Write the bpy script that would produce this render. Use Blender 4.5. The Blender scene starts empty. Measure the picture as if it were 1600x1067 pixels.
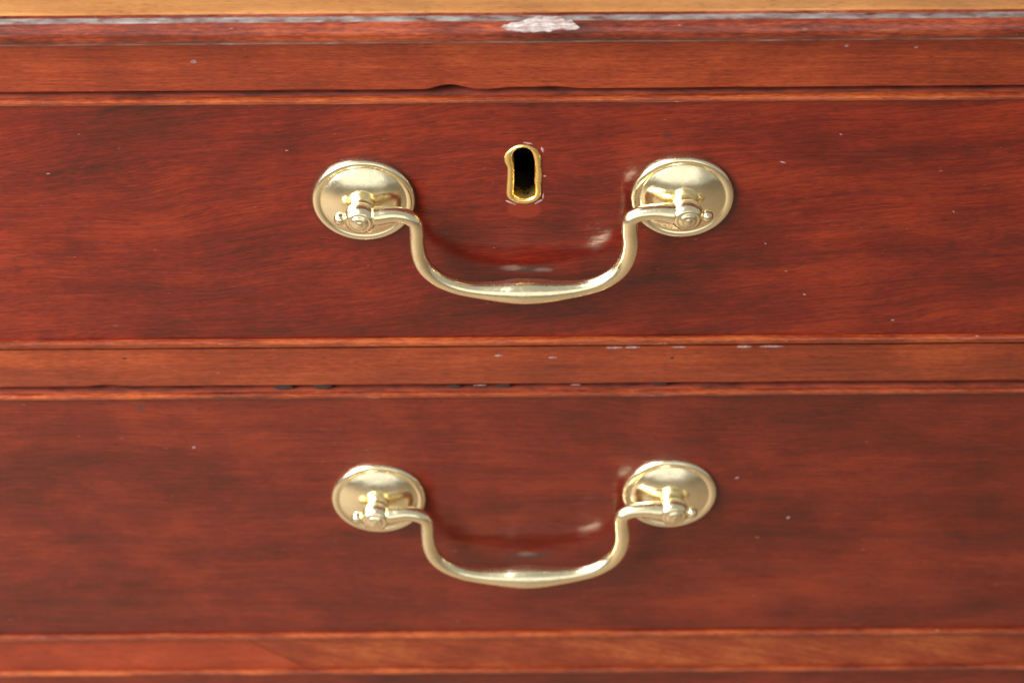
import bpy, bmesh, math, random
from mathutils import Vector, Matrix, noise as mn

random.seed(7)
S = bpy.context.scene
COL = S.collection
MM = 0.001
Z0 = 0.33            # height above the floor of the working origin (mm coordinates below are relative to it)

# ------------------------------------------------------------------ camera
cd = bpy.data.cameras.new('camera')
cam = bpy.data.objects.new('camera', cd)
COL.objects.link(cam)
S.camera = cam
cd.sensor_width = 36.0
cd.lens = 104.4
cd.clip_start = 0.02
cd.clip_end = 50.0
PITCH, ROLL, DIST = math.radians(42.5), math.radians(0.4), 0.742
look = Vector((-0.0032, 0, Z0))
fwd = Vector((0, math.cos(PITCH), -math.sin(PITCH)))
right = Vector((1, 0, 0))
up = right.cross(fwd)
r2 = right * math.cos(ROLL) - up * math.sin(ROLL)
u2 = right * math.sin(ROLL) + up * math.cos(ROLL)
m = Matrix((r2, u2, -fwd)).transposed().to_4x4()
m.translation = look - fwd * DIST
cam.matrix_world = m
cd.dof.use_dof = True
cd.dof.focus_distance = 0.708
cd.dof.aperture_fstop = 15.0

# ------------------------------------------------------------------ light: a room with one big window to the left
W = bpy.data.worlds.new('World')
S.world = W
W.use_nodes = True
W.node_tree.nodes['Background'].inputs[0].default_value = (0.93, 0.92, 0.84, 1)
W.node_tree.nodes['Background'].inputs[1].default_value = 0.36

def area(name, loc, target, sx, sy, power, col):
    l = bpy.data.lights.new(name, 'AREA')
    l.shape = 'RECTANGLE'
    l.size, l.size_y = sx, sy
    l.energy = power
    l.color = col
    o = bpy.data.objects.new(name, l)
    COL.objects.link(o)
    o.location = loc
    o.rotation_euler = (Vector(target) - Vector(loc)).to_track_quat('-Z', 'Y').to_euler()
    return o
area('window_light', (-0.66, -0.40, Z0 + 0.50), (-0.08, 0, Z0), 0.5, 0.75, 26, (1.0, 0.97, 0.92))
area('front_fill_light', (-0.15, -2.2, Z0 + 0.55), (0, 0, Z0 + 0.1), 2.6, 1.3, 7, (1.0, 0.98, 0.93))  # added soft lamp in front that brightens the brass, no known window

S.view_settings.view_transform = 'Standard'
S.view_settings.look = 'None'
S.view_settings.exposure = 0.28
S.view_settings.gamma = 1.0
S.view_settings.use_curve_mapping = False
S.render.engine = 'CYCLES'
S.cycles.max_bounces = 8

# ------------------------------------------------------------------ node helpers
class NT:
    def __init__(self, name):
        self.mat = bpy.data.materials.new(name)
        self.mat.use_nodes = True
        self.t = self.mat.node_tree
        self.bsdf = self.t.nodes['Principled BSDF']
    def n(self, typ, **kw):
        x = self.t.nodes.new(typ)
        for k, v in kw.items():
            setattr(x, k, v)
        return x
    def put(self, sock, v):
        if v is None:
            return
        if hasattr(v, 'is_linked'):
            self.t.links.new(v, sock)
        else:
            sock.default_value = v
    def math(self, op, a, b=None, c=None, clamp=False):
        x = self.n('ShaderNodeMath', operation=op, use_clamp=clamp)
        for i, v in enumerate((a, b, c)):
            self.put(x.inputs[i], v)
        return x.outputs[0]
    def vmath(self, op, a, b=None):
        x = self.n('ShaderNodeVectorMath', operation=op)
        self.put(x.inputs[0], a)
        self.put(x.inputs[1], b)
        return x.outputs[0]
    def noise(self, vec, scale=1.0, detail=4.0, rough=0.55, dist=0.0, col=False):
        x = self.n('ShaderNodeTexNoise')
        self.put(x.inputs['Vector'], vec)
        x.inputs['Scale'].default_value = scale
        x.inputs['Detail'].default_value = detail
        x.inputs['Roughness'].default_value = rough
        x.inputs['Distortion'].default_value = dist
        return x.outputs['Color' if col else 'Fac']
    def ramp(self, fac, stops, interp='LINEAR'):
        x = self.n('ShaderNodeValToRGB')
        e = x.color_ramp.elements
        x.color_ramp.interpolation = interp
        while len(e) < len(stops):
            e.new(0.5)
        for i, (p, c) in enumerate(stops):
            e[i].position = p
            e[i].color = (c, c, c, 1) if isinstance(c, (int, float)) else (*c, 1)
        self.put(x.inputs[0], fac)
        return x.outputs[0]
    def mix(self, fac, a, b, mode='MIX'):
        x = self.n('ShaderNodeMix', data_type='RGBA', blend_type=mode)
        self.put(x.inputs[0], fac)
        for s, v in ((x.inputs[6], a), (x.inputs[7], b)):
            self.put(s, (*v, 1) if isinstance(v, tuple) and len(v) == 3 else v)
        return x.outputs[2]
    def bump(self, h, strength, dist, normal=None):
        x = self.n('ShaderNodeBump')
        x.inputs['Strength'].default_value = strength
        x.inputs['Distance'].default_value = dist
        self.put(x.inputs['Height'], h)
        if normal:
            self.put(x.inputs['Normal'], normal)
        return x.outputs[0]
    def coords_mm(self, offset=(0, 0, 0)):
        tc = self.n('ShaderNodeTexCoord').outputs['Object']
        s = self.vmath('MULTIPLY', tc, (1000.0, 1000.0, 1000.0))
        return self.vmath('ADD', s, offset)
    def ellipse(self, vec, cx, cz, rx, rz, soft=0.35, wob=None):
        sep = self.n('ShaderNodeSeparateXYZ')
        self.put(sep.inputs[0], vec)
        dx = self.math('DIVIDE', self.math('SUBTRACT', sep.outputs[0], cx), rx)
        dz = self.math('DIVIDE', self.math('SUBTRACT', sep.outputs[2], cz), rz)
        d = self.math('SQRT', self.math('ADD', self.math('MULTIPLY', dx, dx), self.math('MULTIPLY', dz, dz)))
        if wob is not None:
            d = self.math('ADD', d, wob)
        mr = self.n('ShaderNodeMapRange', interpolation_type='SMOOTHSTEP')
        self.put(mr.inputs[0], d)
        mr.inputs[1].default_value = 1.0 - soft
        mr.inputs[2].default_value = 1.0 + soft
        mr.inputs[3].default_value = 1.0
        mr.inputs[4].default_value = 0.0
        return mr.outputs[0]

def wood(name, dark, mid, light, seed=0, slope=0.0, wave=4.0, figure=1.0, streak=1.0, coat_r=0.13, coat=1.0,
         marks=(), wear=None, stretch=1.0, contrast=1.0):
    N = NT(name)
    raw = N.coords_mm()
    p = N.vmath('ADD', raw, (seed * 317.0, seed * 71.0, seed * 129.0))
    # wandering grain: bend and tilt the coordinates before stretching them
    wob = N.math('MULTIPLY', N.math('SUBTRACT', N.noise(N.vmath('MULTIPLY', p, (0.014, 0.02, 0.03)), 1.0, 2.0, 0.5), 0.5), wave * 2)
    sep = N.n('ShaderNodeSeparateXYZ')
    N.put(sep.inputs[0], p)
    z = N.math('ADD', N.math('ADD', sep.outputs[2], wob), N.math('MULTIPLY', sep.outputs[0], slope))
    cmb = N.n('ShaderNodeCombineXYZ')
    N.put(cmb.inputs[0], sep.outputs[0]); N.put(cmb.inputs[1], sep.outputs[1]); N.put(cmb.inputs[2], z)
    g = cmb.outputs[0]
    band = N.noise(N.vmath('MULTIPLY', g, (0.011 * stretch, 0.25, 0.26)), 1.0, 5.0, 0.6)
    fib = N.noise(N.vmath('MULTIPLY', g, (0.075 * stretch, 1.4, 1.7)), 1.0, 5.0, 0.68)
    pore = N.noise(N.vmath('MULTIPLY', g, (0.36 * stretch, 3.2, 3.6)), 1.0, 3.0, 0.65)
    fig = N.noise(N.vmath('MULTIPLY', g, (0.017, 0.05, 0.035)), 1.0, 3.0, 0.55, 0.6)
    fig2 = N.noise(N.vmath('MULTIPLY', p, (0.05, 0.05, 0.075)), 1.0, 3.0, 0.6)
    v = N.math('MULTIPLY', N.math('SUBTRACT', band, 0.5), 0.60 * streak)
    v = N.math('ADD', v, N.math('MULTIPLY', N.math('SUBTRACT', fib, 0.5), 0.95 * streak))
    v = N.math('ADD', v, N.math('MULTIPLY', N.math('SUBTRACT', pore, 0.5), 0.95 * streak))
    v = N.math('ADD', v, N.math('MULTIPLY', N.math('SUBTRACT', fig, 0.5), 1.35 * figure))
    v = N.math('ADD', v, N.math('MULTIPLY', N.math('SUBTRACT', fig2, 0.5), 0.75 * figure))
    v = N.math('ADD', N.math('MULTIPLY', v, contrast), 0.5)
    col = N.ramp(v, [(0.12, dark), (0.48, mid), (0.86, light)])
    # open dark pores, short dashes along the grain
    pm = N.ramp(N.noise(N.vmath('MULTIPLY', g, (0.36 * stretch, 4.0, 4.2)), 1.0, 2.0, 0.5), [(0.29, 1.0), (0.40, 0.0)])
    col = N.mix(N.math('MULTIPLY', pm, 0.7), col, tuple(c * 0.45 for c in dark))
    # pale worn pin-points
    wn = N.ramp(N.noise(N.vmath('MULTIPLY', g, (0.35, 2.0, 1.9)), 1.0, 2.0, 0.5), [(0.735, 0.0), (0.79, 1.0)])
    col = N.mix(N.math('MULTIPLY', wn, 0.40), col, (0.55, 0.33, 0.22))
    rough_add = None
    edge_wob = N.math('MULTIPLY', N.math('SUBTRACT', N.noise(N.vmath('MULTIPLY', raw, (0.5, 0.5, 0.9)), 1.0, 4.0, 0.6), 0.5), 1.6)
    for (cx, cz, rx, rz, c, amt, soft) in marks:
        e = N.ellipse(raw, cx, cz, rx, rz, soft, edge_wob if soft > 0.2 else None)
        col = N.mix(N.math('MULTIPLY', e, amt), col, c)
    N.put(N.bsdf.inputs['Base Color'], col)
    N.bsdf.inputs['Roughness'].default_value = 0.48
    N.bsdf.inputs['Specular IOR Level'].default_value = 0.12
    N.bsdf.inputs['Coat Weight'].default_value = coat
    N.bsdf.inputs['Coat IOR'].default_value = 1.5
    haze = N.noise(N.vmath('MULTIPLY', raw, (0.06, 0.06, 0.10)), 1.0, 5.0, 0.65)
    cr = N.math('ADD', N.math('MULTIPLY', N.math('SUBTRACT', haze, 0.5), 0.30), coat_r, clamp=True)
    N.put(N.bsdf.inputs['Coat Roughness'], cr)
    roll = N.noise(N.vmath('MULTIPLY', raw, (0.05, 0.05, 0.09)), 1.0, 2.0, 0.5)
    nb = N.bump(roll, 0.45, 0.0012)
    nb = N.bump(N.math('SUBTRACT', fib, N.math('MULTIPLY', pm, 0.6)), 0.22, 0.00012, nb)
    N.put(N.bsdf.inputs['Normal'], nb)
    N.put(N.bsdf.inputs['Coat Normal'], nb)
    return N.mat

def brass(name, base, rough, tarnish=(0.42, 0.29, 0.12), amt=0.35, bscale=0.5):
    N = NT(name)
    p = N.coords_mm()
    a = N.noise(p, 0.35, 4.0, 0.6)
    b = N.noise(p, 2.2, 3.0, 0.6)
    t = N.ramp(N.math('ADD', N.math('MULTIPLY', a, 0.65), N.math('MULTIPLY', b, 0.35)), [(0.45, 0.0), (0.68, 1.0)])
    N.put(N.bsdf.inputs['Base Color'], N.mix(N.math('MULTIPLY', t, amt), base, tarnish))
    N.bsdf.inputs['Metallic'].default_value = 1.0
    N.put(N.bsdf.inputs['Roughness'], N.math('ADD', N.math('MULTIPLY', t, 0.14), rough))
    h = N.math('ADD', N.noise(p, bscale, 3.0, 0.5), N.math('MULTIPLY', b, 0.12))
    N.put(N.bsdf.inputs['Normal'], N.bump(h, 0.25, 0.0002))
    return N.mat

def plain(name, c1, c2, scale, rough=0.7, stretch=(1, 1, 1)):
    N = NT(name)
    p = N.vmath('MULTIPLY', N.coords_mm(), stretch)
    n = N.noise(p, scale, 5.0, 0.65)
    N.put(N.bsdf.inputs['Base Color'], N.mix(N.ramp(n, [(0.35, 0.0), (0.65, 1.0)]), c1, c2))
    N.bsdf.inputs['Roughness'].default_value = rough
    N.put(N.bsdf.inputs['Normal'], N.bump(n, 0.4, 0.0002))
    return N.mat

M = {}
DENT_D, DENT_L = (0.035, 0.022, 0.02), (0.26, 0.17, 0.145)
# marks are (x, z, rx, rz, colour, amount, softness), mm, relative to the drawer's base centre
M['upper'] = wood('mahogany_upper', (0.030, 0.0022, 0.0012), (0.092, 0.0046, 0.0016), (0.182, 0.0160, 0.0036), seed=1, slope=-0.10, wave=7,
                  figure=0.72, streak=0.85, coat_r=0.13,
                  marks=[(1.5, 24.7, 5.6, 1.15, DENT_D, 0.75, 0.5), (-2.9, 25.1, 2.4, 0.8, DENT_L, 0.40, 0.6), (4.6, 24.4, 2.0, 0.6, DENT_L, 0.35, 0.6),
                         (0.0, 43.6, 4.0, 2.6, (0.17, 0.016, 0.005), 0.6, 0.15),
                         (33.5, 66.0, 1.1, 0.9, (0.03, 0.012, 0.010), 0.6, 0.5),
                         (-38.45, 47.35, 13.4, 13.4, (0.018, 0.004, 0.002), 0.45, 0.075), (37.8, 47.6, 13.4, 13.4, (0.018, 0.004, 0.002), 0.45, 0.075)])  # last two: dark rings round the rosettes, dirt plus painted contact shadow
M['lower'] = wood('mahogany_lower', (0.034, 0.0034, 0.0018), (0.090, 0.0070, 0.0028), (0.165, 0.0180, 0.0050), seed=2, slope=0.02, wave=4,
                  figure=0.75, streak=0.72, coat_r=0.16,
                  marks=[(0.6, 32.2, 5.8, 1.1, DENT_D, 0.65, 0.5), (0.3, 32.9, 2.2, 0.7, DENT_L, 0.32, 0.6), (-98, 88.0, 1.2, 0.8, (0.04, 0.02, 0.015), 0.7, 0.5)])
M['third'] = wood('mahogany_third', (0.034, 0.0034, 0.0018), (0.090, 0.0070, 0.0028), (0.165, 0.0180, 0.0050), seed=3, figure=0.9, streak=0.8, coat_r=0.18)
M['bead'] = wood('mahogany_bead', (0.06, 0.007, 0.002), (0.160, 0.022, 0.0045), (0.30, 0.065, 0.013), seed=4, wave=1.0, figure=0.8, streak=1.0, coat_r=0.07)
M['rail'] = wood('mahogany_rail', (0.080, 0.0080, 0.0025), (0.180, 0.0190, 0.0042), (0.30, 0.050, 0.011), seed=5, wave=1.5, figure=0.55, streak=1.0, coat_r=0.17)
M['rail2'] = wood('mahogany_mid_rail', (0.070, 0.0090, 0.0030), (0.170, 0.0220, 0.0055), (0.29, 0.055, 0.014), seed=6, wave=1.5, figure=0.6, streak=0.8, coat_r=0.19)
M['rail3'] = wood('mahogany_low_rail', (0.085, 0.0085, 0.003), (0.200, 0.021, 0.0055), (0.31, 0.050, 0.013), seed=7, wave=1.2, figure=0.6, streak=0.6, coat_r=0.19)
M['rail4'] = wood('mahogany_low_rail_spliced', (0.080, 0.0095, 0.003), (0.185, 0.0235, 0.006), (0.33, 0.085, 0.020), seed=8, slope=0.25, wave=2, figure=0.9, streak=0.7, coat_r=0.19)
M['mould'] = wood('mahogany_moulding', (0.030, 0.004, 0.002), (0.120, 0.015, 0.005), (0.26, 0.052, 0.016), seed=9, wave=1.0, figure=0.8, streak=1.1, coat_r=0.15)
M['top'] = wood('faded_mahogany_top', (0.19, 0.070, 0.020), (0.29, 0.118, 0.033), (0.38, 0.175, 0.056), seed=10, wave=2.0, figure=0.7, streak=0.6, coat_r=0.20)
M['side'] = wood('mahogany_side', (0.07, 0.012, 0.006), (0.18, 0.03, 0.012), (0.28, 0.055, 0.02), seed=11, figure=0.8, streak=0.8)
M['brass'] = brass('polished_brass', (0.98, 0.88, 0.61), 0.18, amt=0.25)
M['brass_rosette'] = brass('polished_brass_plate', (0.98, 0.89, 0.63), 0.18, amt=0.12, bscale=0.3)
M['brass_key'] = brass('golden_brass', (1.0, 0.74, 0.28), 0.27, amt=0.12)
M['worn'] = plain('worn_pale_edge', (0.20, 0.185, 0.18), (0.06, 0.014, 0.008), 0.5, 0.6, (0.3, 1, 1))
M['dust'] = plain('dusty_lower_edge', (0.10, 0.035, 0.025), (0.30, 0.24, 0.23), 0.30, 0.7, (0.5, 1, 1))
M['white'] = plain('bare_white_chip', (0.42, 0.395, 0.395), (0.17, 0.10, 0.085), 0.9, 0.8, (0.35, 1.5, 2.6))
M['fleck'] = plain('pale_fleck', (0.28, 0.20, 0.20), (0.13, 0.05, 0.05), 1.2, 0.6)
M['residue'] = plain('dried_polish', (0.34, 0.25, 0.25), (0.17, 0.06, 0.05), 0.9, 0.8)
M['gap'] = plain('dark_chip', (0.010, 0.007, 0.005), (0.026, 0.012, 0.008), 0.8, 0.95)
M['shade_grime'] = plain('joint_shade_grime', (0.06, 0.008, 0.003), (0.22, 0.028, 0.009), 0.4, 0.8, (0.3, 1, 1))  # joint grime, darkened to paint in the shadow of the gap
M['black'] = plain('dark_keyhole_shade', (0.004, 0.004, 0.004), (0.008, 0.007, 0.006), 0.5, 0.8)  # near-black colour standing in for the shade inside the keyhole
M['floor'] = plain('floor_wood', (0.19, 0.14, 0.09), (0.27, 0.20, 0.135), 0.01, 0.6, (0.2, 1, 1))

# ------------------------------------------------------------------ object helpers
def thing(name, label, cat, loc_mm, group=None):
    o = bpy.data.objects.new(name, None)
    o.empty_display_size = 0.02
    COL.objects.link(o)
    o.location = (loc_mm[0] * MM, loc_mm[1] * MM, Z0 + loc_mm[2] * MM)
    o['label'] = label
    o['category'] = cat
    o['base_mm'] = list(loc_mm)
    if group:
        o['group'] = group
    return o

def part(name, bm, mats, parent, root, smooth=True, label=None):
    """bm is in mm, in the common coordinates; it is stored relative to the thing's base."""
    b = Vector(root['base_mm'])
    for v in bm.verts:
        v.co = (v.co - b) * MM
    bmesh.ops.recalc_face_normals(bm, faces=bm.faces)
    me = bpy.data.meshes.new(name)
    bm.to_mesh(me)
    bm.free()
    for mt in (mats if isinstance(mats, (list, tuple)) else [mats]):
        me.materials.append(mt)
    for p in me.polygons:
        p.use_smooth = smooth
    o = bpy.data.objects.new(name, me)
    COL.objects.link(o)
    o.parent = parent
    if label:
        o['label'] = label
    return o

def n1(x, s, seed=0.0):
    return mn.noise(Vector((x * s, seed * 13.7 + 0.31, seed * 5.1)))

def sweep_x(profile, x0, x1, step, jitter=0.0, seed=1.0, matfn=None, closed=True, xf=None):
    """a moulding: (y, z) profile drawn out along x, its points wandering a little. profile items may be callables of x."""
    bm = bmesh.new()
    n = max(1, int(round((x1 - x0) / step)))
    rings = []
    for i in range(n + 1):
        x = x0 + (x1 - x0) * i / n
        ring = []
        for k, q in enumerate(profile):
            y, z = q(x) if callable(q) else q
            jy = jitter * (n1(x, 0.045, seed + k * .13) + 0.6 * n1(x, 0.21, seed + k * .13 + 3)) if jitter else 0
            jz = jitter * (n1(x, 0.05, seed + k * .13 + 7) + 0.6 * n1(x, 0.23, seed + k * .13 + 9)) if jitter else 0
            xx = x if xf is None else xf(x, y, z)
            ring.append(bm.verts.new((xx, y + jy, z + jz)))
        rings.append(ring)
    K = len(profile)
    for i in range(n):
        for k in range(K if closed else K - 1):
            f = bm.faces.new((rings[i][k], rings[i][(k + 1) % K], rings[i + 1][(k + 1) % K], rings[i + 1][k]))
            if matfn:
                f.material_index = matfn(k)
    if closed:
        bm.faces.new(rings[0])
        bm.faces.new(list(reversed(rings[-1])))
    return bm

def add_box(bm, x0, x1, y0, y1, z0, z1):
    vs = [bm.verts.new((x, y, z)) for x in (x0, x1) for y in (y0, y1) for z in (z0, z1)]
    for f in ((0, 1, 3, 2), (4, 6, 7, 5), (0, 4, 5, 1), (2, 3, 7, 6), (0, 2, 6, 4), (1, 5, 7, 3)):
        bm.faces.new([vs[i] for i in f])
    return bm

def sharp(o, ang=35):
    me = o.data
    bm = bmesh.new()
    bm.from_mesh(me)
    for e in bm.edges:
        if len(e.link_faces) == 2 and e.calc_face_angle(0) > math.radians(ang):
            e.smooth = False
    bm.to_mesh(me)
    bm.free()
    return o

# ------------------------------------------------------------------ floor
def build_floor():
    bm = bmesh.new()
    vs = [bm.verts.new(v) for v in ((-3, -3, 0), (3, -3, 0), (3, 3, 0), (-3, 3, 0))]
    bm.faces.new(vs)
    me = bpy.data.meshes.new('floor')
    bm.to_mesh(me)
    me.materials.append(M['floor'])
    o = bpy.data.objects.new('floor', me)
    COL.objects.link(o)
    o['kind'] = 'structure'
build_floor()

# ------------------------------------------------------------------ the chest
HW, DW = 235.0, 210.0        # half width of the carcase, of the drawers
FL = -Z0 * 1000.0
chest = thing('chest_of_drawers', 'red-brown mahogany chest with honey-faded moulded top and worn drawer rails', 'chest', (0, 0, FL))

# top board with its moulded front edge: (y, z) from the back round the front
top_prof = [(400, 98.0), (-6.6, 98.0), (-7.5, 98.3), (-8.0, 98.9), (-8.15, 99.8), (-8.1, 100.7), (-7.9, 101.6), (-7.5, 102.4), (-7.0, 103.05),
            (-6.4, 103.5), (-6.0, 103.65), (-4.75, 103.8), (-4.65, 104.55), (-4.3, 104.85), (-3.6, 104.95), (30, 105.0), (400, 105.0)]
def top_mat(k):
    if k in (1, 2):
        return 2
    if k in (9, 10):
        return 1
    if k in (12, 13, 14, 15):
        return 3
    return 0
o = part('top_board', sweep_x(top_prof, -HW - 8, HW + 8, 1.2, 0.10, 2.0, top_mat), [M['mould'], M['worn'], M['dust'], M['top']], chest, chest)
sharp(o, 40)

# white chip broken out of the moulding
def chip():
    path = [Vector(p) for p in ((-4.85, 103.85), (-5.4, 103.85), (-6.0, 103.8), (-6.45, 103.6), (-7.05, 103.15), (-7.55, 102.5), (-7.9, 101.75), (-8.05, 101.1))]
    lens = [0]
    for a, b in zip(path, path[1:]):
        lens.append(lens[-1] + (b - a).length)
    def at(s):
        for i in range(len(path) - 1):
            if s <= lens[i + 1]:
                t = (s - lens[i]) / (lens[i + 1] - lens[i])
                return path[i].lerp(path[i + 1], t)
        return path[-1]
    keys = [(-5.2, 2.9, 3.0), (-3.5, 2.3, 4.0), (-1.0, 2.0, 4.2), (1.5, 0.9, 4.25), (4.0, 0.15, 4.3), (6.5, 0.3, 4.1), (8.5, 0.5, 3.7), (9.3, 1.8, 3.8),
            (10.6, 1.6, 3.9), (11.8, 2.6, 3.75), (12.6, 3.3, 3.4)]
    def rng(x):
        for a, b in zip(keys, keys[1:]):
            if a[0] <= x <= b[0]:
                t = (x - a[0]) / (b[0] - a[0])
                return a[1] + (b[1] - a[1]) * t, a[2] + (b[2] - a[2]) * t
    bm = bmesh.new()
    nx, nt = 90, 8
    rows = []
    for i in range(nx + 1):
        x = keys[0][0] + (keys[-1][0] - keys[0][0]) * i / nx
        lo, hi = rng(min(x, keys[-1][0] - 1e-4))
        lo += 0.25 * n1(x, 1.1, 3); hi += 0.25 * n1(x, 0.9, 5)
        row = []
        for k in range(nt + 1):
            s = lo + (max(hi, lo + .05) - lo) * k / nt
            p = at(max(0, s))
            edge = min(k, nt - k, i, nx - i)
            lift = (0.02 if edge == 0 else 0.14 + 0.10 * mn.noise(Vector((x * 1.3, s * 2.0, 0.4))))
            d = Vector((-0.75, 0.66)) * lift
            row.append(bm.verts.new((x, p.x + d.x, p.y + d.y)))
        rows.append(row)
    for i in range(nx):
        for k in range(nt):
            bm.faces.new((rows[i][k], rows[i][k + 1], rows[i + 1][k + 1], rows[i + 1][k]))
    return bm
part('chipped_patch', chip(), M['white'], chest, chest, label='bare white chip broken out of the moulded edge')

# frieze rail under the top; its lower edge is chipped above the upper drawer
def bumpf(x, a, b, h):
    if x <= a or x >= b:
        return 0.0
    return h * math.sin(math.pi * (x - a) / (b - a)) ** 1.5
def rail1_z(x):
    return 79.1 + bumpf(x, -23, -11.0, 1.35) + bumpf(x, -8, 3, 0.5) + bumpf(x, -2, 14, 0.65) + 0.12 * n1(x, 0.09, 4)
def rail2_z(x):
    return -14.7 + bumpf(x, -112, -100, 0.5) + 0.12 * n1(x, 0.07, 6)
def rail_prof(ztop, zb):
    return [(20, ztop), (0.0, ztop), lambda x: (0.0, zb(x) + 0.5), lambda x: (0.12, zb(x) + 0.15), lambda x: (0.5, zb(x)), lambda x: (20, zb(x))]
def split_rows(prof, n):
    return prof
r1 = part('frieze_rail', sweep_x(rail_prof(97.98, rail1_z), -HW + 20, HW - 20, 0.8, 0.0), M['rail'], chest, chest)
sharp(r1, 50)
r2_ = part('drawer_rail', sweep_x(rail_prof(-1.9, rail2_z), -HW + 20, HW - 20, 0.8, 0.0), M['rail2'], chest, chest)
sharp(r2_, 50)
# lower rail, two pieces meeting in a long slanting splice
def slant(z):
    return -77.3 + (z + 110.2) * (15.9 / -11.6)
def low_rail(x0, x1, left):
    bm = bmesh.new()
    zt, zb, g = -110.9, -122.4, 0.06
    pts = []
    if left:
        pts = [(x0, zt), (slant(zt) - g, zt), (slant(zb) - g, zb), (x0, zb)]
    else:
        pts = [(slant(zt) + g, zt), (x1, zt), (x1, zb), (slant(zb) + g, zb)]
    yf = 0.0 if left else 0.05
    a = [bm.verts.new((x, yf, z)) for x, z in pts]
    b = [bm.verts.new((x, 20, z)) for x, z in pts]
    bm.faces.new(a)
    bm.faces.new(list(reversed(b)))
    for i in range(4):
        bm.faces.new((a[i], b[i], b[(i + 1) % 4], a[(i + 1) % 4]))
    bmesh.ops.bevel(bm, geom=[e for e in bm.edges if all(v.co.y < 1 for v in e.verts)], offset=0.12, segments=2, profile=0.5, affect='EDGES')
    return bm
part('drawer_rail', low_rail(-HW + 20, 0, True), M['rail3'], chest, chest, smooth=False, label='left piece of the lower rail, cut on a slant')
part('drawer_rail', low_rail(0, HW - 20, False), M['rail4'], chest, chest, smooth=False, label='right piece of the lower rail, cut on a slant')
part('bottom_rail', add_box(bmesh.new(), -HW + 20, HW - 20, 0, 20, -262, -246), M['rail3'], chest, chest, smooth=False)
for s in (-1, 1):
    xa, xb = sorted((s * (HW - 20), s * HW))
    part('side_panel', add_box(bmesh.new(), xa, xb, 0.0, 395, -262, 97.97), M['side'], chest, chest, smooth=False)
part('back_panel', add_box(bmesh.new(), -HW + 20, HW - 20, 383, 393, -262, 97.96), M['side'], chest, chest, smooth=False)
part('plinth', add_box(bmesh.new(), -HW - 4, HW + 4, -4, 398, FL, -262.02), M['rail3'], chest, chest, smooth=False)

# dark chips in the joint under the middle rail
def blob(cx, cz, rx, rz, y, th, seed, ang=0.0, n=18):
    """a thin irregular flake lying on the wood, facing the room"""
    bm = bmesh.new()
    rim, top = [], []
    ca, sa = math.cos(ang), math.sin(ang)
    for i in range(n):
        a = 2 * math.pi * i / n
        k = 1 + 0.35 * mn.noise(Vector((math.cos(a) * 1.3 + seed * 3.1, math.sin(a) * 1.3, seed)))
        px, pz = rx * k * math.cos(a), rz * k * math.sin(a)
        for lst, q, yy in ((rim, 1.0, y + 0.02), (top, 0.7, y - th)):
            lst.append(bm.verts.new((cx + (px * ca - pz * sa) * q, yy, cz + (px * sa + pz * ca) * q)))
    c = bm.verts.new((cx, y - th * 1.1, cz))
    for i in range(n):
        j = (i + 1) % n
        bm.faces.new((rim[i], rim[j], top[j], top[i]))
        bm.faces.new((top[i], top[j], c))
    return bm

# ------------------------------------------------------------------ drawers
# swan-neck bail: (x, z, radius) down the left side and up the right, mm
BAIL_L = [(-35.6, 47.1, 2.15), (-34.4, 47.2, 2.1), (-32.6, 47.5, 1.95), (-30.4, 47.5, 1.8), (-27.9, 46.7, 1.7), (-26.2, 45.0, 1.6), (-25.75, 42.3, 1.55), (-25.75, 38.2, 1.6),
          (-25.2, 33.9, 1.68), (-23.75, 30.2, 1.74), (-20.9, 27.1, 1.76), (-16.8, 24.7, 1.74), (-12.3, 23.5, 1.86), (-6.3, 22.95, 2.42), (-3.0, 22.9, 2.8), (0.2, 22.9, 2.95)]
BAIL_R = [(35.4, 47.3, 2.3), (34.2, 47.4, 2.2), (32.4, 47.6, 2.0), (30.2, 47.6, 1.82), (27.4, 47.1, 1.7), (25.4, 45.6, 1.68), (25.05, 42.8, 1.75), (25.4, 38.4, 1.82), (25.05, 34.5, 1.82),
          (23.8, 30.8, 1.82), (21.6, 27.9, 1.82), (18.0, 25.3, 1.78), (13.0, 23.7, 1.9), (6.8, 22.98, 2.45), (3.5, 22.92, 2.8)]
PIV_L, PIV_R = Vector((-39.0, -7.0, 46.6)), Vector((38.5, -7.0, 46.8))

def catmull(pts, sub):
    out = []
    n = len(pts)
    for i in range(n - 1):
        p0, p1, p2, p3 = (Vector(pts[max(i - 1, 0)]), Vector(pts[i]), Vector(pts[i + 1]), Vector(pts[min(i + 2, n - 1)]))
        for k in range(sub):
            t = k / sub
            out.append(0.5 * ((2 * p1) + (p2 - p0) * t + (2 * p0 - 5 * p1 + 4 * p2 - p3) * t * t + (3 * p1 - p0 - 3 * p2 + p3) * t ** 3))
    out.append(Vector(pts[-1]))
    return out

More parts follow.
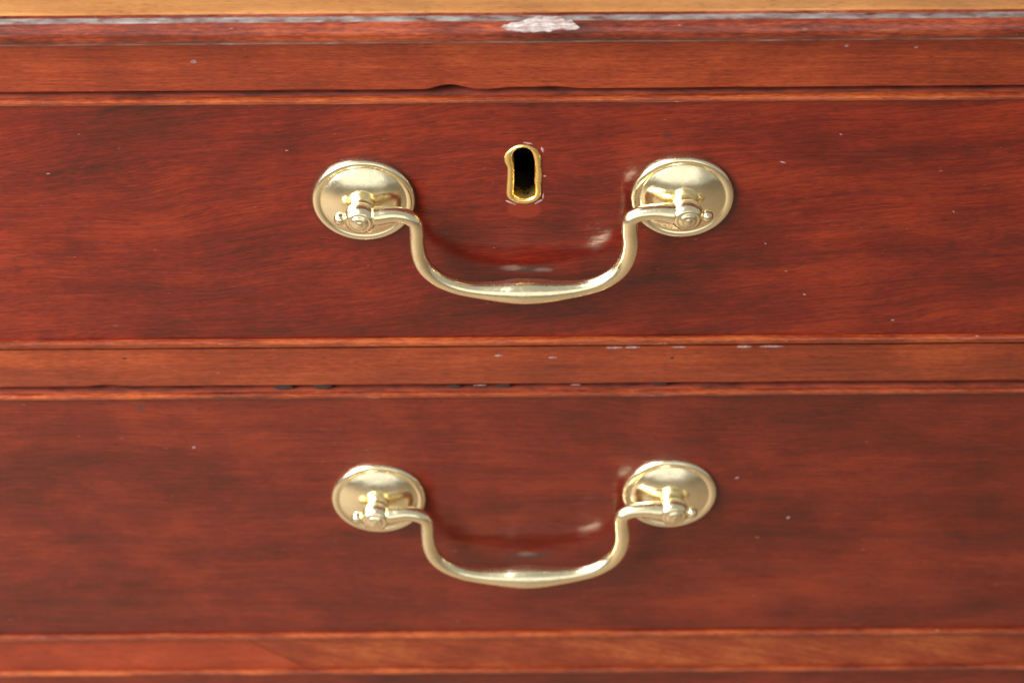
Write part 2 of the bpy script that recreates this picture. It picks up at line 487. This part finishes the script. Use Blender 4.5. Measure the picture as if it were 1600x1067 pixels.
def tube(bm, path, seg=20):
    """path of (x, z, r) in the plane y = -7"""
    rings = []
    n = len(path)
    for i, p in enumerate(path):
        a, b = path[max(i - 1, 0)], path[min(i + 1, n - 1)]
        t = Vector((b.x - a.x, 0, b.y - a.y)).normalized()
        nrm = Vector((-t.z, 0, t.x))
        c = Vector((p.x, -7.0, p.y))
        ring = []
        for k in range(seg):
            an = 2 * math.pi * k / seg
            ring.append(bm.verts.new(c + (nrm * math.cos(an) + Vector((0, 0.96, 0)) * math.sin(an)) * (p.z * 1.12)))
        rings.append(ring)
    for i in range(n - 1):
        for k in range(seg):
            bm.faces.new((rings[i][k], rings[i][(k + 1) % seg], rings[i + 1][(k + 1) % seg], rings[i + 1][k]))
    for ring, p, e in ((rings[0], path[0], path[1]), (rings[-1], path[-1], path[-2])):
        d = Vector((p.x - e.x, 0, p.y - e.y)).normalized()
        inner = [bm.verts.new(v.co.lerp(Vector((p.x, -7, p.y)), 0.25) + d * 0.25) for v in ring]
        for k in range(seg):
            bm.faces.new((ring[k], ring[(k + 1) % seg], inner[(k + 1) % seg], inner[k]))
        bm.faces.new(inner)

def lathe(bm, prof, origin, axis, seg=48):
    """(r, h) profile turned about axis through origin"""
    ax = Vector(axis).normalized()
    u = ax.orthogonal().normalized()
    v = ax.cross(u)
    rings = []
    for r, h in prof:
        if r < 1e-6:
            rings.append([bm.verts.new(Vector(origin) + ax * h)])
        else:
            rings.append([bm.verts.new(Vector(origin) + ax * h + (u * math.cos(2 * math.pi * k / seg) + v * math.sin(2 * math.pi * k / seg)) * r) for k in range(seg)])
    for a, b in zip(rings, rings[1:]):
        for k in range(seg):
            j = (k + 1) % seg
            if len(a) == 1:
                bm.faces.new((a[0], b[j], b[k]))
            elif len(b) == 1:
                bm.faces.new((a[k], a[j], b[0]))
            else:
                bm.faces.new((a[k], a[j], b[j], b[k]))
    return bm

KEY_OUT = [(-0.05, 62.93), (-2.03, 62.44), (-3.62, 61.19), (-4.6, 59.8), (-4.76, 58.27), (-4.42, 56.9), (-4.02, 55.8), (-4.05, 52.62), (-4.28, 47.96), (-3.71, 46.39), (-2.11, 45.2),
           (-0.09, 44.78), (1.72, 45.08), (3.33, 46.19), (3.99, 47.62), (4.02, 50.48), (4.14, 52.54), (4.16, 54.61), (3.95, 56.4), (3.97, 58.45), (3.61, 60.23), (2.72, 61.64), (1.33, 62.59)]
KEY_IN = [(-0.45, 62.05), (-1.64, 61.68), (-2.48, 60.54), (-2.8, 59.02), (-2.65, 57.23), (-2.46, 56.2), (-2.35, 52.6), (-2.54, 47.94), (-1.7, 46.76), (-0.09, 46.3), (1.52, 46.6), (2.62, 47.63),
          (2.62, 49.97), (2.42, 51.53), (2.55, 53.59), (2.6, 55.65), (2.42, 57.7), (2.03, 59.99), (1.33, 61.27), (0.44, 61.91)]

def loop_resample(pts, n):
    """closed Catmull-Rom through pts, n points evenly by angle index"""
    m_ = len(pts)
    out = []
    for i in range(n):
        f = i * m_ / n
        k = int(f)
        t = f - k
        p0, p1, p2, p3 = (Vector(pts[(k + d) % m_]) for d in (-1, 0, 1, 2))
        out.append(0.5 * ((2 * p1) + (p2 - p0) * t + (2 * p0 - 5 * p1 + 4 * p2 - p3) * t * t + (3 * p1 - p0 - 3 * p2 + p3) * t ** 3))
    return out

def front_panel(zb, zt, hole):
    bm = bmesh.new()
    if not hole:
        return add_box(bm, -DW, DW, 0, 19, zb, zt)
    cx, cz = -0.2, 54.0
    h = loop_resample(KEY_OUT, 64)
    # ring of the rectangle matched to the hole, so the sheet is quads
    outer = []
    for p in h:
        a = math.atan2(p.y - cz, p.x - cx)
        dx, dz = math.cos(a), math.sin(a)
        t = min([(12.0 / abs(dx)) if abs(dx) > 1e-6 else 1e9, (15.0 / abs(dz)) if abs(dz) > 1e-6 else 1e9])
        outer.append((cx + dx * t, cz + dz * t))
    a = [bm.verts.new((p.x, 0, p.y)) for p in h]
    a2 = [bm.verts.new((p.x, 12, p.y)) for p in h]
    b = [bm.verts.new((p[0], 0, p[1])) for p in outer]
    n = len(a)
    for i in range(n):
        j = (i + 1) % n
        bm.faces.new((a[i], a[j], b[j], b[i]))
        bm.faces.new((a[i], a2[i], a2[j], a[j])).material_index = 1  # wooden hole walls coloured black as painted shade
    eb = []
    for i in range(n):
        e = bm.edges.get((b[i], b[(i + 1) % n]))
        eb.append(e)
    cor = [bm.verts.new(v) for v in ((-DW, 0, zb), (DW, 0, zb), (DW, 0, zt), (-DW, 0, zt))]
    cb = [bm.verts.new((v.co.x, 19, v.co.z)) for v in cor]
    ec = [bm.edges.new((cor[i], cor[(i + 1) % 4])) for i in range(4)]
    bmesh.ops.triangle_fill(bm, use_beauty=True, use_dissolve=False, edges=eb + ec)
    for i in range(4):
        j = (i + 1) % 4
        bm.faces.new((cor[i], cor[j], cb[j], cb[i]))
    return bm

def bead_prof(z0, z1, up=True):
    """cock bead: rounded strip standing proud of the drawer front"""
    h = z1 - z0
    r = h / 2
    pr = 1.2
    pts = [(19, z0), (0.0, z0)]
    for k in range(0, 11):
        a = -math.pi / 2 + math.pi * k / 10
        pts.append((-pr + 0.75 - 0.8 * math.cos(a), z0 + r + r * math.sin(a)))
    pts += [(0.0, z1), (19, z1)]
    return pts

def drawer(name, label, zb, zt, mat, hole=False):
    """zb, zt: bottom and top of the drawer including its cock beads"""
    d = thing(name, label, 'drawer', (0, 0, zb), 'graduated drawers of the chest')
    B, BB = 1.75, 2.25
    f = part('front_panel', front_panel(zb + BB - 0.1, zt - B + 0.1, hole), [mat, M['black']], d, d, smooth=False)
    sd = zb * 0.13
    part('cock_bead', sweep_x(bead_prof(zt - B, zt), -DW, DW, 1.4, 0.09, sd, lambda k: 1 if k in (13, 14, 0) else 0), [M['bead'], M['shade_grime']], d, d)
    part('cock_bead', sweep_x(bead_prof(zb, zb + BB), -DW, DW, 1.4, 0.09, sd + 4, lambda k: 1 if k in (13, 14, 0) else 0), [M['bead'], M['shade_grime']], d, d)
    for s in (-1, 1):
        x0, x1 = sorted((s * DW, s * (DW + 2)))
        part('cock_bead', add_box(bmesh.new(), x0, x1, -1.2, 19, zb, zt), M['bead'], d, d, smooth=False)
    return d, f

def handle(d):
    zoff = 0.0
    bm = bmesh.new()
    path = BAIL_L + list(reversed(BAIL_R))
    tube(bm, catmull(path, 6), 22)
    bail = part('bail_handle', bm, M['brass'], d, d)
    sharp(bail, 50)
    for piv, s in ((PIV_L, -1), (PIV_R, 1)):
        # pivot pin through the post with its rounded head on the outside
        bm = bmesh.new()
        inner = Vector((s * 35.2, -7, piv.z + 0.2))
        ax = (piv - inner)
        L = ax.length
        lathe(bm, [(0.0, 0), (0.8, 0), (0.8, L + 3.6), (1.15, L + 3.8), (1.52, L + 4.4), (1.6, L + 5.0), (1.35, L + 5.7), (0.75, L + 6.2), (0.0, L + 6.35)], inner, ax, 20)
        part('pivot_pin', bm, M['brass'], bail, d)
    for piv, cx, cz, s in ((PIV_L, -38.45, 46.6, -1), (PIV_R, 37.8, 46.85, 1)):
        bm = bmesh.new()
        R = 12.35
        prof = [(R - 0.05, -0.05), (R, 0.35), (R - 0.12, 0.8), (R - 0.45, 1.15), (R - 0.95, 1.3), (R - 1.5, 1.28), (R - 1.85, 1.1), (R - 2.05, 0.98), (R - 2.25, 1.1), (R - 2.6, 1.36),
                (8.9, 1.75), (8.0, 2.18), (7.0, 2.58), (6.0, 2.92), (5.0, 3.18), (4.0, 3.36), (3.0, 3.46), (2.0, 3.5), (0.0, 3.5)]
        lathe(bm, prof, (cx, 0, cz), (0, -1, 0), 72)
        ros = part('rosette', bm, M['brass_rosette'], d, d)
        bm = bmesh.new()
        base = Vector((cx, 0, cz))
        ax = piv - base
        prof = [(0.0, 3.0), (3.2, 3.2), (3.2, 3.5), (2.85, 3.7), (2.45, 3.85), (2.4, 4.0), (2.6, 4.15), (3.2, 4.3), (3.3, 4.5), (3.05, 4.68), (3.1, 4.9), (3.6, 5.5), (3.95, 6.3),
                (4.02, 7.0), (3.9, 7.8), (3.5, 8.6), (2.9, 9.15), (2.55, 9.32), (2.35, 9.18), (2.15, 9.25), (1.85, 9.6), (1.3, 9.85), (1.05, 9.76), (0.85, 9.95), (0.0, 10.1)]
        lathe(bm, prof, base, ax, 40)
        part('post', bm, M['brass'], ros, d)
    return bail

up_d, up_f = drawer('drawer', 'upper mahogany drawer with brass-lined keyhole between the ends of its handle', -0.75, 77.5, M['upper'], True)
handle(up_d)

# keyhole liner
bm = bmesh.new()
n = 80
# both outlines start at the top and run the same way round
ko, ki = loop_resample(KEY_OUT, n), loop_resample(KEY_IN, n)
def polar(pts, cx, cz):
    return sorted(((math.atan2(p.y - cz, p.x - cx), p) for p in pts), key=lambda q: q[0])
ko = [q[1] for q in polar(ko, -0.2, 54.0)]
ki = [q[1] for q in polar(ki, -0.2, 54.0)]
rows = []
for pts, y, q in ((ko, 3.0, 0), (ko, 0.0, 0), (ko, -0.22, 0.05), (ko, -0.42, 0.22), (None, -0.5, 0.45), (None, -0.46, 0.65), (None, -0.25, 0.9), (ki, 0.1, 0), (ki, 4.2, 0.0), (ko, 4.2, 0)):
    row = []
    for a, b in zip(ko, ki):
        if pts is None:
            p = a.lerp(b, q)
        elif pts is ko:
            p = a.lerp(b, q)
        else:
            p = b.lerp(a, -q)
        row.append(bm.verts.new((p.x, y, p.y)))
    rows.append(row)
for a, b in zip(rows, rows[1:]):
    for i in range(n):
        j = (i + 1) % n
        bm.faces.new((a[i], a[j], b[j], b[i]))
liner = part('keyhole_liner', bm, M['brass_key'], up_d, up_d)
sharp(liner, 50)
bm = bmesh.new()      # the dark lock case behind the hole, open to the front
bx = [(-8, 40), (8, 40), (8, 68), (-8, 68)]
a = [bm.verts.new((x, 12.02, z)) for x, z in bx]
b = [bm.verts.new((x, 24, z)) for x, z in bx]
bm.faces.new(b)
for i in range(4):
    bm.faces.new((a[i], a[(i + 1) % 4], b[(i + 1) % 4], b[i]))
part('lock_case', bm, M['black'], liner, up_d, smooth=False)
# dried polish caught round the liner
for i, (x, z, rx, rz, an) in enumerate(((1.0, 63.15, 1.3, 0.28, -0.25), (4.35, 61.2, 0.35, 0.8, 0.3), (-3.3, 45.1, 1.5, 0.32, -0.45), (3.4, 45.3, 1.3, 0.35, 0.6), (4.9, 53.2, 0.4, 0.28, 0), (4.5, 47.0, 0.22, 0.9, -0.1))):
    part('polish_residue', blob(x, z, rx, rz, 0.0, 0.05, 20 + i, an), M['residue'], liner, up_d)

low_d, low_f = drawer('drawer', 'middle mahogany drawer with a swan-neck handle and no keyhole, hazier than the upper', -109.9, -16.7, M['lower'])
for ch in [c for c in up_d.children if c.name.split('.')[0] in ('bail_handle', 'rosette')]:
    c = ch.copy()
    COL.objects.link(c)
    c.parent = low_d
    c.rotation_euler.y = -0.0105      # this handle hangs a touch higher on the right
    c.location = (0.0005, 0, (-101.2 + 109.9 - 0.75) * MM)
    for g in ch.children:
        q = g.copy()
        COL.objects.link(q)
        q.parent = c
third_d, third_f = drawer('drawer', 'lowest mahogany drawer, only its top strip showing under the spliced rail', -245.5, -122.55, M['third'])

# dark chips in the joint and pale flecks scattered over the fronts
for i, (x, z, rx, rz) in enumerate(((-61.5, -15.7, 2.5, 0.75), (-51.6, -15.7, 2.5, 0.7), (-18.0, -15.9, 1.7, 0.5), (-5.5, -15.6, 2.0, 0.6), (34.0, -15.6, 2.2, 0.4))):
    part('dark_chip', blob(x, z, rx, rz, 0.6, 0.05, 40 + i), M['gap'], chest, chest)
FLECK_UP = [(61.3, 56.9, 1.15, 0.28, -0.35), (74.5, 65.2, 0.5, 0.3, -0.5), (103.3, 41.2, 0.7, 0.22, -0.8), (58.5, 31.6, 0.45, 0.28, -0.5), (69.0, 15.0, 0.55, 0.32, -0.2),
            (91.5, 6.3, 0.6, 0.35, 0.1), (-113.0, 55.0, 0.6, 0.2, 0.1), (-56.0, 61.5, 0.6, 0.2, 0.0)]
for i, (x, z, rx, rz, an) in enumerate(FLECK_UP):
    part('paint_fleck', blob(x, z, rx * 0.8, rz * 0.8, 0.0, 0.04, 60 + i, an, 12), M['fleck'], up_f, up_d)
FLECK_LOW = [(-85.5, -36.3, 0.55, 0.5, 0.2), (55.3, -48.8, 0.8, 0.45, 0.5), (69.5, -63.8, 0.8, 0.55, 0.7)]
for i, (x, z, rx, rz, an) in enumerate(FLECK_LOW):
    part('paint_fleck', blob(x, z, rx * 0.8, rz * 0.8, 0.0, 0.04, 90 + i, an, 12), M['fleck'], low_f, low_d)
for i, (x, z, rx, rz, rl, mt) in enumerate(((-6.6, -4.8, 1.1, 0.35, r2_, 'fleck'), (7.0, -5.6, 1.2, 0.35, r2_, 'fleck'), (37.0, -6.0, 0.5, 0.5, r2_, 'gap'), (-100.5, -4.9, 0.7, 0.3, r2_, 'gap'), (-76.0, 87.8, 0.8, 0.6, r1, 'fleck'),
                                           (74.0, 91.0, 0.5, 0.35, r1, 'fleck'), (90.0, 90.5, 0.5, 0.35, r1, 'fleck'))):
    part('paint_fleck', blob(x, z, rx, rz, 0.0, 0.04, 120 + i, 0.0, 12), M[mt], rl, chest)

# dried polish and torn fibres caught along the joints
for i, (x, z, y, rx, rz) in enumerate(((22.5, -2.35, 0.0, 2.4, 0.35), (27.0, -2.3, 0.0, 2.0, 0.4), (38.5, -2.3, 0.0, 2.0, 0.3), (55.0, -2.3, 0.0, 2.2, 0.4), (61.5, -2.3, 0.0, 3.2, 0.35),
                                      (-11.5, -15.8, 0.9, 1.6, 0.16), (13.0, -15.9, 0.9, 1.2, 0.2))):
    part('polish_residue', blob(x, z, rx, rz, y, 0.05, 150 + i, 0.0, 14), M['residue'], chest, chest)
